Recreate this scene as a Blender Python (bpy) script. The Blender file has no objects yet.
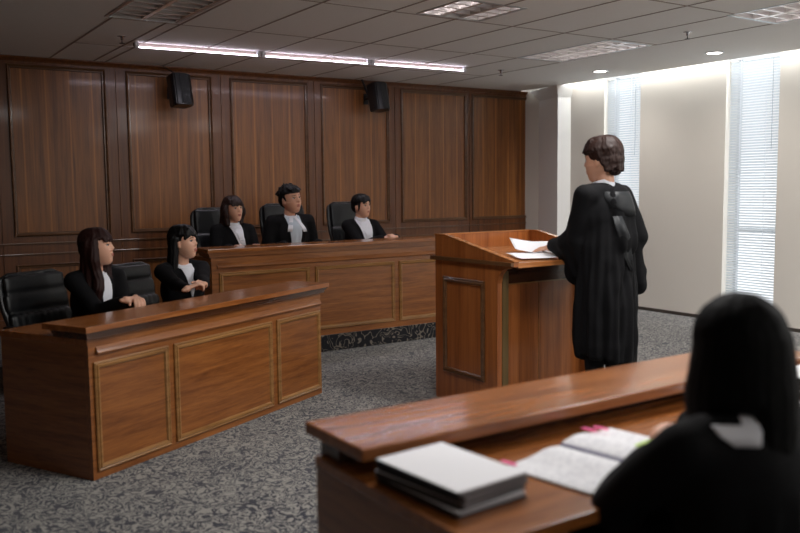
import bpy, bmesh, math, random
from mathutils import Vector, Matrix, Quaternion, noise
from mathutils.bvhtree import BVHTree
random.seed(7)
S = bpy.context.scene
COL = S.collection
PI = math.pi
R = math.radians

# ---------------------------------------------------------------- camera
cam_d = bpy.data.cameras.new('camera'); cam = bpy.data.objects.new('camera', cam_d); COL.objects.link(cam)
rt = Vector((0.8347, -0.5506, -0.0105)).normalized()
fw = Vector((0.5479, 0.8312, -0.0937)).normalized()
up = rt.cross(fw).normalized(); rt = fw.cross(up).normalized()
m = Matrix((rt, up, -fw)).transposed().to_4x4(); m.translation = Vector((0, 0, 1.42))
cam.matrix_world = m
cam_d.sensor_width = 36; cam_d.lens = 843.33/800*36
cam_d.clip_start = .05
cam_d.dof.use_dof = True; cam_d.dof.focus_distance = 6.6; cam_d.dof.aperture_fstop = 1.9
S.camera = cam

# ---------------------------------------------------------------- world, exposure
w = bpy.data.worlds.new('sky'); S.world = w; w.use_nodes = True
bg = w.node_tree.nodes['Background']; bg.inputs[0].default_value = (.93, .97, 1, 1); bg.inputs[1].default_value = 1.6
S.view_settings.view_transform = 'Standard'; S.view_settings.look = 'None'
S.view_settings.gamma = 1; S.view_settings.use_curve_mapping = False
S.view_settings.exposure = 0.36

H = 2.64            # ceiling height
YB = 8.43           # wood panelled wall
XW = 7.55           # window wall
XE = 7.415          # edge of ceiling along the light cove

def area(name, loc, rot, sx, sy, power, color=(1, 1, 1), spread=180):
    d = bpy.data.lights.new(name, 'AREA'); d.shape = 'RECTANGLE'; d.size = sx; d.size_y = sy
    d.energy = power; d.color = color; d.spread = R(spread)
    o = bpy.data.objects.new(name, d); o.location = loc; o.rotation_euler = rot; COL.objects.link(o)
    return o
def spot(name, loc, power, angle=110, color=(1, .93, .85), rot=(0, 0, 0), blend=.6):
    d = bpy.data.lights.new(name, 'SPOT'); d.energy = power; d.color = color
    d.spot_size = R(angle); d.spot_blend = blend; d.shadow_soft_size = .05
    o = bpy.data.objects.new(name, d); o.location = loc; o.rotation_euler = rot; COL.objects.link(o)
    return o
DAY = (.95, .98, 1.0)
# daylight entering at each tall window (just outside the glass)
WIN = [(6.515, 7.055), (4.825, 5.41), (3.135, 3.72), (1.445, 2.03)]
for a, b in WIN:
    area('window_daylight', (XW+.55, (a+b)/2, 1.4), (0, R(-90), 0), 2.6, b-a+.3, 100, DAY)
# fluorescent tube of the cove above the window wall
area('cove_light', (XE+.04, 2.6, H+.27), (0, R(6), 0), .06, 10.4, 66, (.97, .99, 1))
# linear fixture near the wood wall
area('linear_lamp_light', (3.77, 7.08, H-.052), (R(10), 0, R(-3.3)), 3.3, .010, 12, (.96, .9, 1))
# added fill lights under the ceiling, out of view, with no fittings there
for x, y, p in ((2.2, 2.6, 28), (3.9, 3.2, 26), (4.7, .6, 50), (1.9, -1.6, 14), (4.7, -1.6, 26), (5.75, 1.6, 36)):
    area('added_fill_light', (x, y, H-.03), (0, 0, 0), .5, .5, p, (1, .98, .96))
for x, y in ((6.885, 6.5), (6.88, 5.07), (6.88, 3.64), (6.88, 2.2)):
    spot('downlight_beam', (x, y, H-.03), 26, 150, (1, .95, .9), (0, 0, 0), 1)

# ---------------------------------------------------------------- materials
def srgb(r, g, b):
    f = lambda c: (c/255/12.92) if c/255 <= .04045 else ((c/255+.055)/1.055)**2.4
    return (f(r), f(g), f(b), 1)
def mat(name, col, rough=.5, spec=.5, metal=0, emit=None, estr=0, coat=0, noise_amt=0, nscale=30, bump=0, sheen=0, trans=0):
    m = bpy.data.materials.new(name); m.use_nodes = True
    nt = m.node_tree; p = nt.nodes['Principled BSDF']
    p.inputs['Base Color'].default_value = col; p.inputs['Roughness'].default_value = rough
    p.inputs['Specular IOR Level'].default_value = spec; p.inputs['Metallic'].default_value = metal
    p.inputs['Coat Weight'].default_value = coat; p.inputs['Coat Roughness'].default_value = .12
    if emit: p.inputs['Emission Color'].default_value = emit; p.inputs['Emission Strength'].default_value = estr
    if sheen: p.inputs['Sheen Weight'].default_value = sheen
    if trans: p.inputs['Transmission Weight'].default_value = trans
    if noise_amt or bump:
        tc = nt.nodes.new('ShaderNodeTexCoord'); n = nt.nodes.new('ShaderNodeTexNoise')
        n.inputs['Scale'].default_value = nscale; n.inputs['Detail'].default_value = 4
        nt.links.new(tc.outputs['Object'], n.inputs['Vector'])
        if noise_amt:
            mx = nt.nodes.new('ShaderNodeMix'); mx.data_type = 'RGBA'
            mx.inputs[6].default_value = tuple(c*(1-noise_amt) for c in col[:3])+(1,)
            mx.inputs[7].default_value = tuple(min(1, c*(1+noise_amt)) for c in col[:3])+(1,)
            nt.links.new(n.outputs['Fac'], mx.inputs[0]); nt.links.new(mx.outputs[2], p.inputs['Base Color'])
        if bump:
            b = nt.nodes.new('ShaderNodeBump'); b.inputs['Strength'].default_value = bump; b.inputs['Distance'].default_value = .01
            nt.links.new(n.outputs['Fac'], b.inputs['Height']); nt.links.new(b.outputs[0], p.inputs['Normal'])
    return m
def wood(name, dark, light, axis='x', rough=.3, coat=.3, stripes=0, bump=.05):
    """veneer: fine streaks running along an axis of the object"""
    m = bpy.data.materials.new(name); m.use_nodes = True; nt = m.node_tree; L = nt.links.new
    p = nt.nodes['Principled BSDF']; p.inputs['Roughness'].default_value = rough
    p.inputs['Coat Weight'].default_value = coat; p.inputs['Coat Roughness'].default_value = .1
    tc = nt.nodes.new('ShaderNodeTexCoord'); mp = nt.nodes.new('ShaderNodeMapping')
    sc = {'x': (1.2, 16, 16), 'y': (16, 1.2, 16), 'z': (16, 16, .5)}[axis]
    mp.inputs['Scale'].default_value = sc; L(tc.outputs['Object'], mp.inputs[0])
    n = nt.nodes.new('ShaderNodeTexNoise'); n.inputs['Scale'].default_value = 1.6; n.inputs['Detail'].default_value = 6
    n.inputs['Roughness'].default_value = .62; n.inputs['Distortion'].default_value = .6; L(mp.outputs[0], n.inputs['Vector'])
    n2 = nt.nodes.new('ShaderNodeTexNoise'); n2.inputs['Scale'].default_value = 9; n2.inputs['Detail'].default_value = 2
    L(mp.outputs[0], n2.inputs['Vector'])
    ad = nt.nodes.new('ShaderNodeMath'); ad.operation = 'MULTIPLY_ADD'; ad.inputs[1].default_value = .35
    L(n2.outputs['Fac'], ad.inputs[0]); L(n.outputs['Fac'], ad.inputs[2])
    cr = nt.nodes.new('ShaderNodeValToRGB'); cr.color_ramp.elements[0].position = .42; cr.color_ramp.elements[1].position = .92
    cr.color_ramp.elements[0].color = dark; cr.color_ramp.elements[1].color = light
    e = cr.color_ramp.elements.new(.66); e.color = tuple((a*.5+b*.5) for a, b in zip(dark, light))
    L(ad.outputs[0], cr.inputs[0]); out = cr.outputs[0]
    if stripes:   # pale joints between veneer leaves
        sx = nt.nodes.new('ShaderNodeSeparateXYZ'); L(tc.outputs['Object'], sx.inputs[0])
        a = nt.nodes.new('ShaderNodeMath'); a.operation = 'MULTIPLY_ADD'; a.inputs[1].default_value = 1/.208; a.inputs[2].default_value = .12
        L(sx.outputs['X'], a.inputs[0])
        f = nt.nodes.new('ShaderNodeMath'); f.operation = 'PINGPONG'; f.inputs[1].default_value = .5; L(a.outputs[0], f.inputs[0])
        r = nt.nodes.new('ShaderNodeMapRange'); r.inputs[1].default_value = .055; r.inputs[2].default_value = .0
        r.inputs[3].default_value = 0; r.inputs[4].default_value = .5; L(f.outputs[0], r.inputs[0])
        mx = nt.nodes.new('ShaderNodeMix'); mx.data_type = 'RGBA'; mx.inputs[7].default_value = tuple(min(1, c*1.9) for c in light[:3])+(1,)
        L(r.outputs[0], mx.inputs[0]); L(out, mx.inputs[6]); out = mx.outputs[2]
    L(out, p.inputs['Base Color'])
    b = nt.nodes.new('ShaderNodeBump'); b.inputs['Strength'].default_value = bump; b.inputs['Distance'].default_value = .004
    L(ad.outputs[0], b.inputs['Height']); L(b.outputs[0], p.inputs['Normal'])
    return m
def carpet(name, dark, light, scale, bands, thr, soft=.12):
    m = bpy.data.materials.new(name); m.use_nodes = True; nt = m.node_tree; L = nt.links.new
    p = nt.nodes['Principled BSDF']; p.inputs['Roughness'].default_value = .95; p.inputs['Specular IOR Level'].default_value = .25
    p.inputs['Sheen Weight'].default_value = .25
    tc = nt.nodes.new('ShaderNodeTexCoord')
    n = nt.nodes.new('ShaderNodeTexNoise'); n.inputs['Scale'].default_value = scale; n.inputs['Detail'].default_value = 1.2
    n.inputs['Distortion'].default_value = 1.6; L(tc.outputs['Object'], n.inputs['Vector'])
    a = nt.nodes.new('ShaderNodeMath'); a.operation = 'MULTIPLY'; a.inputs[1].default_value = bands; L(n.outputs['Fac'], a.inputs[0])
    s = nt.nodes.new('ShaderNodeMath'); s.operation = 'SINE'; L(a.outputs[0], s.inputs[0])
    r = nt.nodes.new('ShaderNodeMapRange'); r.inputs[1].default_value = thr-soft; r.inputs[2].default_value = thr+soft; L(s.outputs[0], r.inputs[0])
    f = nt.nodes.new('ShaderNodeTexNoise'); f.inputs['Scale'].default_value = 260; f.inputs['Detail'].default_value = 1; L(tc.outputs['Object'], f.inputs['Vector'])
    mx = nt.nodes.new('ShaderNodeMix'); mx.data_type = 'RGBA'; mx.inputs[6].default_value = dark; mx.inputs[7].default_value = light
    L(r.outputs[0], mx.inputs[0])
    m2 = nt.nodes.new('ShaderNodeMix'); m2.data_type = 'RGBA'; m2.blend_type = 'MULTIPLY'; m2.inputs[0].default_value = .6
    fr = nt.nodes.new('ShaderNodeMapRange'); fr.inputs[1].default_value = .3; fr.inputs[2].default_value = .7; fr.inputs[3].default_value = .45; fr.inputs[4].default_value = 1.3
    L(f.outputs['Fac'], fr.inputs[0]); L(mx.outputs[2], m2.inputs[6]); L(fr.outputs[0], m2.inputs[7]); L(m2.outputs[2], p.inputs['Base Color'])
    b = nt.nodes.new('ShaderNodeBump'); b.inputs['Strength'].default_value = .5; b.inputs['Distance'].default_value = .004
    L(f.outputs['Fac'], b.inputs['Height']); L(b.outputs[0], p.inputs['Normal'])
    return m
M = {'olive': None}
M['wallwood'] = wood('dark_wall_veneer', srgb(84, 43, 14), srgb(152, 96, 44), 'z', .4, .12, 1)
M['wallframe'] = wood('dark_wall_frame_wood', srgb(72, 36, 13), srgb(122, 72, 32), 'z', .4, .12)
M['moulding'] = wood('moulding_wood', srgb(72, 44, 24), srgb(112, 78, 48), 'x', .3, .4)
M['desk'] = wood('cherry_veneer', srgb(98, 51, 19), srgb(160, 99, 48), 'x', .3, .3)
M['deskside'] = wood('cherry_veneer_side', srgb(98, 51, 19), srgb(160, 99, 48), 'y', .3, .3)
M['desktop'] = wood('polished_cherry_top', srgb(114, 60, 24), srgb(176, 110, 56), 'x', .24, .4, 0, .015)
M['deskmould'] = wood('desk_moulding_wood', srgb(116, 76, 36), srgb(172, 126, 74), 'x', .3, .4)
M['darkmould'] = wood('dark_bead_wood', srgb(52, 28, 16), srgb(84, 50, 30), 'x', .25, .5)
M['podium'] = wood('podium_vertical_veneer', srgb(118, 60, 24), srgb(176, 106, 54), 'z', .3, .3)
M['podtop'] = wood('podium_top_veneer', srgb(132, 76, 36), srgb(196, 130, 76), 'x', .25, .4)
M['carpet'] = carpet('patterned_carpet', srgb(28, 32, 48), srgb(150, 147, 140), 13, 34, .05, .25)
M['carpet2'] = carpet('dark_riser_carpet', srgb(24, 24, 30), srgb(120, 112, 102), 9, 26, .78, .1)
M['ceiling'] = mat('ceiling_tile', srgb(236, 234, 231), .9, .2, noise_amt=.04, nscale=60)
M['grid'] = mat('ceiling_grid_metal', srgb(150, 136, 128), .6)
M['white'] = mat('white_painted_wall', srgb(246, 245, 242), .75, .3)
M['beige'] = mat('warm_beige_wall', srgb(232, 227, 218), .8, .25, noise_amt=.015, nscale=3)
M['olive'] = wood('dark_edge_veneer', srgb(70, 52, 24), srgb(104, 82, 44), 'z', .35, .2)
M['base'] = mat('dark_baseboard', srgb(70, 62, 56), .5)
M['glass'] = mat('window_glass', (1, 1, 1, 1), .0, trans=1); M['glass'].node_tree.nodes['Principled BSDF'].inputs['IOR'].default_value = 1.02
M['alu'] = mat('aluminium', srgb(190, 195, 200), .35, metal=.8)
M['slat'] = mat('blind_slat', srgb(236, 242, 246), .5)
def slatmat(m):
    nt = m.node_tree; p = nt.nodes['Principled BSDF']; o = nt.nodes['Material Output']
    t = nt.nodes.new('ShaderNodeBsdfTranslucent'); t.inputs[0].default_value = (.95, .96, .97, 1)
    x = nt.nodes.new('ShaderNodeMixShader'); x.inputs[0].default_value = .5
    nt.links.new(p.outputs[0], x.inputs[1]); nt.links.new(t.outputs[0], x.inputs[2]); nt.links.new(x.outputs[0], o.inputs[0])
slatmat(M['slat'])
M['leather'] = mat('black_leather', srgb(15, 17, 20), .40, .45, bump=.06, nscale=60)
M['plastic'] = mat('black_plastic', srgb(18, 19, 22), .35)
M['grille'] = mat('speaker_grille', srgb(26, 28, 32), .45, bump=.6, nscale=300)
M['chrome'] = mat('chrome', srgb(200, 200, 205), .2, metal=1)
M['louvre'] = mat('mirror_louvre', srgb(255, 250, 248), .25, metal=.5)
M['lampdark'] = mat('fitting_inside', srgb(40, 36, 36), .4)
M['led'] = mat('lit_tube', (1, 1, 1, 1), emit=(.93, .84, 1, 1), estr=9)
M['fl'] = mat('lit_fluorescent_tube', (1, 1, 1, 1), emit=(1, .93, .93, 1), estr=4)
M['dl'] = mat('lit_downlight', (1, 1, 1, 1), emit=(1, .9, .86, 1), estr=7)
M['paper'] = mat('white_paper', srgb(246, 246, 250), .7)
M['pages'] = mat('page_block', srgb(176, 176, 182), .8); M['pagetext'] = None
M['binder'] = mat('black_binding', srgb(30, 31, 36), .4)
M['pink'] = mat('pink_sticky_tab', srgb(255, 90, 160), .5)
M['green'] = mat('green_highlight_note', srgb(196, 226, 120), .6)
M['spine'] = mat('grey_violet_comb', srgb(110, 104, 140), .4)
M['robe'] = mat('black_gown_cloth', srgb(11, 11, 14), .85, .2)
M['robe_sheen'] = mat('black_satin_facing', srgb(17, 20, 24), .55, .4)
M['suit'] = mat('black_suit_cloth', srgb(11, 11, 14), .85, .2)
M['shirt'] = mat('white_shirt_cotton', srgb(232, 234, 242), .75)
M['grey_shirt'] = mat('pale_blue_shirt', srgb(190, 202, 214), .75)
M['hair_black'] = mat('black_hair', srgb(11, 10, 11), .5, .25)
M['hair_matte'] = mat('matte_black_hair', srgb(7, 7, 8), .7, .12)
M['hair_brown'] = mat('dark_brown_hair', srgb(38, 20, 15), .55, .3)
M['hair_red'] = mat('auburn_brown_hair', srgb(40, 17, 14), .6, .25)
M['eyewhite'] = mat('eye_white', srgb(205, 198, 192), .3)
M['iris'] = mat('dark_iris', srgb(28, 18, 14), .25)
M['lips'] = mat('lips_rose', srgb(176, 96, 88), .45)
M['shoe'] = mat('black_shoe', srgb(14, 14, 15), .3)
def skin(name, col):
    m = mat(name, col, .5, .4, noise_amt=.03, nscale=20)
    p = m.node_tree.nodes['Principled BSDF']; p.inputs['Subsurface Weight'].default_value = .12
    p.inputs['Subsurface Radius'].default_value = (.02, .008, .004); p.inputs['Subsurface Scale'].default_value = .4
    return m
M['skin'] = skin('light_skin', srgb(222, 172, 146))
M['skin2'] = skin('tan_skin', srgb(208, 158, 132))
def textpage():
    m = mat('printed_page', srgb(236, 236, 240), .7); nt = m.node_tree; L = nt.links.new; p = nt.nodes['Principled BSDF']
    tc = nt.nodes.new('ShaderNodeTexCoord'); sx = nt.nodes.new('ShaderNodeSeparateXYZ'); L(tc.outputs['Object'], sx.inputs[0])
    a = nt.nodes.new('ShaderNodeMath'); a.operation = 'MULTIPLY'; a.inputs[1].default_value = 1/.012; L(sx.outputs['Y'], a.inputs[0])
    f = nt.nodes.new('ShaderNodeMath'); f.operation = 'FRACT'; L(a.outputs[0], f.inputs[0])
    g = nt.nodes.new('ShaderNodeMath'); g.operation = 'LESS_THAN'; g.inputs[1].default_value = .35; L(f.outputs[0], g.inputs[0])
    n = nt.nodes.new('ShaderNodeTexNoise'); n.inputs['Scale'].default_value = 60; L(tc.outputs['Object'], n.inputs['Vector'])
    h = nt.nodes.new('ShaderNodeMath'); h.operation = 'GREATER_THAN'; h.inputs[1].default_value = .5; L(n.outputs['Fac'], h.inputs[0])
    k = nt.nodes.new('ShaderNodeMath'); k.operation = 'MULTIPLY'; L(g.outputs[0], k.inputs[0]); L(h.outputs[0], k.inputs[1])
    mx = nt.nodes.new('ShaderNodeMix'); mx.data_type = 'RGBA'; mx.inputs[6].default_value = srgb(236, 236, 240); mx.inputs[7].default_value = srgb(196, 196, 204)
    L(k.outputs[0], mx.inputs[0]); L(mx.outputs[2], p.inputs['Base Color'])
    return m
M['pagetext'] = textpage()

# ---------------------------------------------------------------- mesh helpers
def obj(name, bm, m, parent=None, smooth=False, loc=None, rot=None):
    bmesh.ops.recalc_face_normals(bm, faces=bm.faces[:])
    me = bpy.data.meshes.new(name); bm.to_mesh(me); bm.free()
    if smooth:
        for p in me.polygons: p.use_smooth = True
    o = bpy.data.objects.new(name, me); COL.objects.link(o)
    me.materials.append(m)
    if parent: o.parent = parent
    if loc: o.location = loc
    if rot: o.rotation_euler = rot
    return o
def empty(name, loc=(0, 0, 0), rz=0, label=None, cat=None, group=None):
    o = bpy.data.objects.new(name, None); COL.objects.link(o); o.location = loc; o.rotation_euler = (0, 0, rz)
    o.empty_display_size = .1
    if label: tag(o, label, cat, group)
    return o
def tag(o, label=None, cat=None, group=None, kind=None):
    if label: o['label'] = label
    if cat: o['category'] = cat
    if group: o['group'] = group
    if kind: o['kind'] = kind
    return o
def structure(o): o['kind'] = 'structure'; return o
def copy_tree(o, parent=None):
    c = o.copy(); COL.objects.link(c)
    if parent: c.parent = parent
    for ch in [x for x in bpy.data.objects if x.parent == o]: copy_tree(ch, c)
    return c
def box(bm, x0, x1, y0, y1, z0, z1, bev=0, mtx=None):
    r = bmesh.ops.create_cube(bm, size=1)
    vs = r['verts']
    for v in vs:
        v.co = Vector(((x0+x1)/2+v.co.x*(x1-x0), (y0+y1)/2+v.co.y*(y1-y0), (z0+z1)/2+v.co.z*(z1-z0)))
    if bev:
        es = list({e for v in vs for e in v.link_edges})
        rr = bmesh.ops.bevel(bm, geom=es, offset=bev, segments=2, profile=.7, affect='EDGES')
        vs = list({v for f in rr['faces'] for v in f.verts} | {v for v in vs if v.is_valid})
    if mtx:
        for v in vs: v.co = mtx @ v.co
    return vs
def bx(x0, x1, y0, y1, z0, z1, bev=0):
    bm = bmesh.new(); box(bm, x0, x1, y0, y1, z0, z1, bev); return bm
def prism(bm, pts, fn, a, b):
    """polygon pts (2D) extruded between a and b; fn(p, q, t) -> 3D"""
    A = [bm.verts.new(fn(p, q, a)) for p, q in pts]; B = [bm.verts.new(fn(p, q, b)) for p, q in pts]
    n = len(pts); bm.faces.new(A); bm.faces.new(B[::-1])
    for i in range(n): bm.faces.new((A[i], B[i], B[(i+1) % n], A[(i+1) % n]))
def frame_ring(bm, x0, x1, z0, z1, y, prof, sgn=-1):
    """mitred picture-frame moulding on plane Y=y; prof: (inset, rise) pairs, rise goes towards sgn*Y"""
    rings = []
    for ins, h in prof:
        rings.append([bm.verts.new((px, y+sgn*h, pz)) for px, pz in
                      ((x0+ins, z0+ins), (x1-ins, z0+ins), (x1-ins, z1-ins), (x0+ins, z1-ins))])
    for a, b in zip(rings, rings[1:]):
        for i in range(4): bm.faces.new((a[i], a[(i+1) % 4], b[(i+1) % 4], b[i]))
PROF = [(0, 0), (0, .010), (.006, .014), (.012, .010), (.018, .016), (.028, .014), (.034, .004), (.034, 0)]
def tube(bm, pts, r, seg=8, r2=None, caps=True):
    pts = [Vector(p) for p in pts]; n = len(pts); rings = []
    up0 = Vector((0, 0, 1))
    for i, p in enumerate(pts):
        t = (pts[min(i+1, n-1)]-pts[max(i-1, 0)]).normalized()
        a = t.cross(up0 if abs(t.z) < .95 else Vector((1, 0, 0))).normalized(); b = t.cross(a)
        rr = r if r2 is None else r+(r2-r)*i/(n-1)
        rings.append([bm.verts.new(p+a*rr*math.cos(2*PI*k/seg)+b*rr*math.sin(2*PI*k/seg)) for k in range(seg)])
    for a, b in zip(rings, rings[1:]):
        for k in range(seg): bm.faces.new((a[k], a[(k+1) % seg], b[(k+1) % seg], b[k]))
    if caps: bm.faces.new(rings[0][::-1]); bm.faces.new(rings[-1])
def lathe(bm, prof, seg=24, mtx=None, sx=1, sy=1):
    rings = []
    for r, z in prof:
        ring = []
        for k in range(seg):
            v = Vector((r*sx*math.cos(2*PI*k/seg), r*sy*math.sin(2*PI*k/seg), z))
            ring.append(bm.verts.new(mtx @ v if mtx else v))
        rings.append(ring)
    for a, b in zip(rings, rings[1:]):
        for k in range(seg): bm.faces.new((a[k], a[(k+1) % seg], b[(k+1) % seg], b[k]))
    bm.faces.new(rings[0][::-1]); bm.faces.new(rings[-1])
def ell(bm, c, r, mtx=None, sub=3):
    res = bmesh.ops.create_icosphere(bm, subdivisions=sub, radius=1)
    for v in res['verts']:
        p = Vector((c[0]+v.co.x*r[0], c[1]+v.co.y*r[1], c[2]+v.co.z*r[2]))
        v.co = mtx @ p if mtx else p
def cap(bm, a, b, ra, rb, flat=1.0, nrm=None, mtx=None, seg=14):
    """tapered capsule; flat squashes along nrm"""
    a = Vector(a); b = Vector(b)
    if mtx: a = mtx @ a; b = mtx @ b; nrm = (mtx.to_3x3() @ Vector(nrm)) if nrm else None
    d = b-a; L = d.length; t = d.normalized()
    if nrm is not None:
        n = Vector(nrm); n = (n-t*n.dot(t)).normalized()
    else:
        n = t.cross(Vector((0, 0, 1)) if abs(t.z) < .9 else Vector((1, 0, 0))).normalized()
    s = t.cross(n)
    prof = [(-ra*math.cos(x), ra*math.sin(x)) for x in (R(12), R(35), R(60), R(90))] + \
           [(L+rb*math.cos(x), rb*math.sin(x)) for x in (R(90), R(60), R(35), R(12))]
    rings = [[bm.verts.new(a+t*u+(n*math.cos(2*PI*k/seg)*flat+s*math.sin(2*PI*k/seg))*rr) for k in range(seg)] for u, rr in prof]
    for p, q in zip(rings, rings[1:]):
        for k in range(seg): bm.faces.new((p[k], p[(k+1) % seg], q[(k+1) % seg], q[k]))
    bm.faces.new(rings[0][::-1]); bm.faces.new(rings[-1])
def remesh(bm, voxel, iters=4, disp=None):
    """union all closed pieces of bm into one continuous smooth surface; returns a bmesh"""
    bmesh.ops.recalc_face_normals(bm, faces=bm.faces[:])
    me = bpy.data.meshes.new('tmp'); bm.to_mesh(me); bm.free()
    o = bpy.data.objects.new('tmp', me); COL.objects.link(o)
    md = o.modifiers.new('r', 'REMESH'); md.mode = 'VOXEL'; md.voxel_size = voxel
    if iters:
        sm = o.modifiers.new('s', 'SMOOTH'); sm.factor = .5; sm.iterations = iters
    dg = bpy.context.evaluated_depsgraph_get(); dg.update()
    m2 = bpy.data.meshes.new_from_object(o.evaluated_get(dg))
    b2 = bmesh.new(); b2.from_mesh(m2)
    bpy.data.objects.remove(o); bpy.data.meshes.remove(me); bpy.data.meshes.remove(m2)
    if disp:
        b2.normal_update()
        mv = [(v, v.co+v.normal*disp(v.co, v.normal)) for v in b2.verts]
        for v, c in mv: v.co = c
    return b2

# ---------------------------------------------------------------- room shell
XL, YF = -3.2, -3.2
structure(obj('floor', bx(XL, XW+.3, YF, YB+.1, -.1, 0), M['carpet']))
HOLES = [(1.62, 2.15, 5.08, 6.21), (3.46, 4.03, 4.48, 5.01), (5.47, 6.04, 5.09, 6.22), (5.46, 6.06, 2.76, 3.93)]
g = bmesh.new()
xs = sorted({XL, XE} | {v for h in HOLES for v in h[:2]}); ys = sorted({YF, YB+.05} | {v for h in HOLES for v in h[2:]})
for x0, x1 in zip(xs, xs[1:]):
    for y0, y1 in zip(ys, ys[1:]):
        cx, cy = (x0+x1)/2, (y0+y1)/2
        if not any(h[0] < cx < h[1] and h[2] < cy < h[3] for h in HOLES): box(g, x0, x1, y0, y1, H, H+.1)
ce = structure(obj('ceiling', g, M['ceiling']))
g = bmesh.new()
gx = [1.68, 2.07, 2.18, 2.73, 3.28, 3.83, 4.38, 4.93, 5.48, 6.05]; gy = [7.42, 6.24, 5.04, 3.86, 2.68, 1.5, .32, -.86, -2.04]
def clear(x, y, a=.0): return not any(h[0]-a < x < h[1]+a and h[2]-a < y < h[3]+a for h in HOLES)
for x in gx:
    cur = YF
    for h in sorted([h for h in HOLES if h[0] <= x <= h[1]], key=lambda h: h[2]): box(g, x-.007, x+.007, cur, h[2], H-.003, H+.01); cur = h[3]
    box(g, x-.007, x+.007, cur, YB, H-.003, H+.01)
for y in gy:
    cur = 1.68
    for h in sorted([h for h in HOLES if h[2] <= y <= h[3]], key=lambda h: h[0]): box(g, cur, h[0], y-.006, y+.006, H-.0025, H+.01); cur = h[1]
    box(g, cur, 6.05, y-.006, y+.006, H-.0025, H+.01)
obj('ceiling_grid', g, M['grid'], ce)
structure(obj('wall_left', bx(XL-.1, XL, YF, YB+.1, 0, H), M['wallwood']))
structure(obj('wall_front', bx(XL-.1, XW+.3, YF-.1, YF, 0, H), M['beige']))
# cove roof above the window wall
structure(obj('trim_1', bx(XE-.3, XW+.35, YF, YB+.1, H+.32, H+.4), M['white']))
structure(obj('trim_2', bx(XE-.34, XE-.3, YF, YB+.1, H+.08, H+.4), M['white']))
# window wall: beige piers between floor-to-ceiling windows
g = bmesh.new()
edges = [YB+.1] + [e for a, b in WIN for e in (b, a)] + [YF-.1]
for i in range(0, len(edges), 2): box(g, XW, XW+.24, edges[i+1], edges[i], 0, H+.32)
wr = structure(obj('wall_right', g, M['beige']))
for i in range(0, len(edges), 2):
    structure(obj('baseboard_right', bx(XW-.014, XW, edges[i+1]+.002, min(edges[i], 7.6)-.002, 0, .035, .003), M['base']))
for i, (a, b) in enumerate(WIN):
    g = bmesh.new()
    for yy in (a, b-.03): box(g, XW+.19, XW+.23, yy, yy+.03, 0, H+.32)
    for zz in (0, .92, H+.28): box(g, XW+.19, XW+.23, a+.03, b-.03, zz, zz+.045)
    wo = structure(obj('window_%d' % (i+1), g, M['alu']))
    obj('pane', bx(XW+.205, XW+.211, a+.03, b-.03, .045, H+.28), M['glass'], wo)
# pillar in the far right corner, with a flared crown
def poly_wall(name, pts, z0, z1, m, parent=None, top=None):
    bm = bmesh.new(); top = top or pts
    A = [bm.verts.new((x, y, z0)) for x, y in pts]; B = [bm.verts.new((x, y, z1)) for x, y in top]
    n = len(pts); bm.faces.new(A[::-1]); bm.faces.new(B)
    for i in range(n): bm.faces.new((A[i], A[(i+1) % n], B[(i+1) % n], B[i]))
    return obj(name, bm, m, parent)
pil = structure(poly_wall('trim_3', [(7.62, YB), (7.42, 7.69), (7.55, 7.60), (7.7, 7.6), (7.7, YB)], 0, H+.3, M['white']))
poly_wall('crown', [(7.62, YB-.004), (7.417, 7.687), (7.548, 7.592), (7.6, 7.64), (7.68, YB-.004)], 2.50, H-.001, M['white'], pil,
          top=[(7.57, YB-.004), (7.37, 7.66), (7.53, 7.53), (7.6, 7.64), (7.68, YB-.004)])
# wood-panelled wall
bw = structure(obj('wall_back', bx(XL, 7.62, YB, YB+.1, 0, H), M['wallwood']))
pitch = [(-2.96, -2.12), (-1.91, -1.05), (-.84, .02), (.23, 1.10), (1.31, 2.18), (2.375, 3.245), (3.445, 4.35), (4.515, 5.415), (5.58, 6.57), (6.65, 7.59)]
WP = [(0, 0), (0, .018), (.008, .024), (.014, .018), (.022, .012), (.03, .012), (.036, .0)]
fr = bmesh.new()
seams = [-3.1, -2.02, -.945, .125, 1.205, 2.277, 3.345, 4.432, 5.497, 6.61]
for i, x in enumerate(seams):
    x1 = seams[i+1] if i+1 < len(seams) else 7.62
    p0, p1 = pitch[i]
    # stiles and rails framing each recessed veneer panel
    box(fr, x+.004, p0, YB-.012, YB, 0, H-.045); box(fr, p1, x1-.004, YB-.012, YB, 0, H-.045)
    box(fr, p0, p1, YB-.012, YB, 2.57, H-.045); box(fr, p0, p1, YB-.012, YB, .74, 1.0)
obj('panel_frame', fr, M['wallframe'], bw)
for i, (p0, p1) in enumerate(pitch):
    g = bmesh.new(); frame_ring(g, p0, p1, 1.0, 2.57, YB-.006, WP); obj('panel_moulding', g, M['moulding'], bw)
    g = bmesh.new(); frame_ring(g, p0, p1, .12, .74, YB-.006, WP); obj('panel_moulding', g, M['moulding'], bw)
def rail(name, z0, z1, d):
    obj(name, bx(XL, 7.6, YB-.012-d, YB-.012, z0, z1, .004), M['moulding'], bw)
rail('chair_rail', .925, .94, .014); rail('chair_rail', .825, .84, .012)
cn = bmesh.new()
prism(cn, [(YB, H), (YB, H-.045), (YB-.02, H-.045), (YB-.028, H-.03), (YB-.05, H-.01), (YB-.05, H)], lambda p, q, t: (t, p, q), XL, 7.58)
obj('cornice', cn, M['wallframe'], bw)
obj('plinth', bx(XL, 7.6, YB-.03, YB-.012, .145, .24, .004), M['wallframe'], bw)
# carpeted platform under the judges
pf = structure(obj('trim_4', bx(.9, 7.0, 6.40, YB-.012, 0, .145, .006), M['carpet2']))

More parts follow.
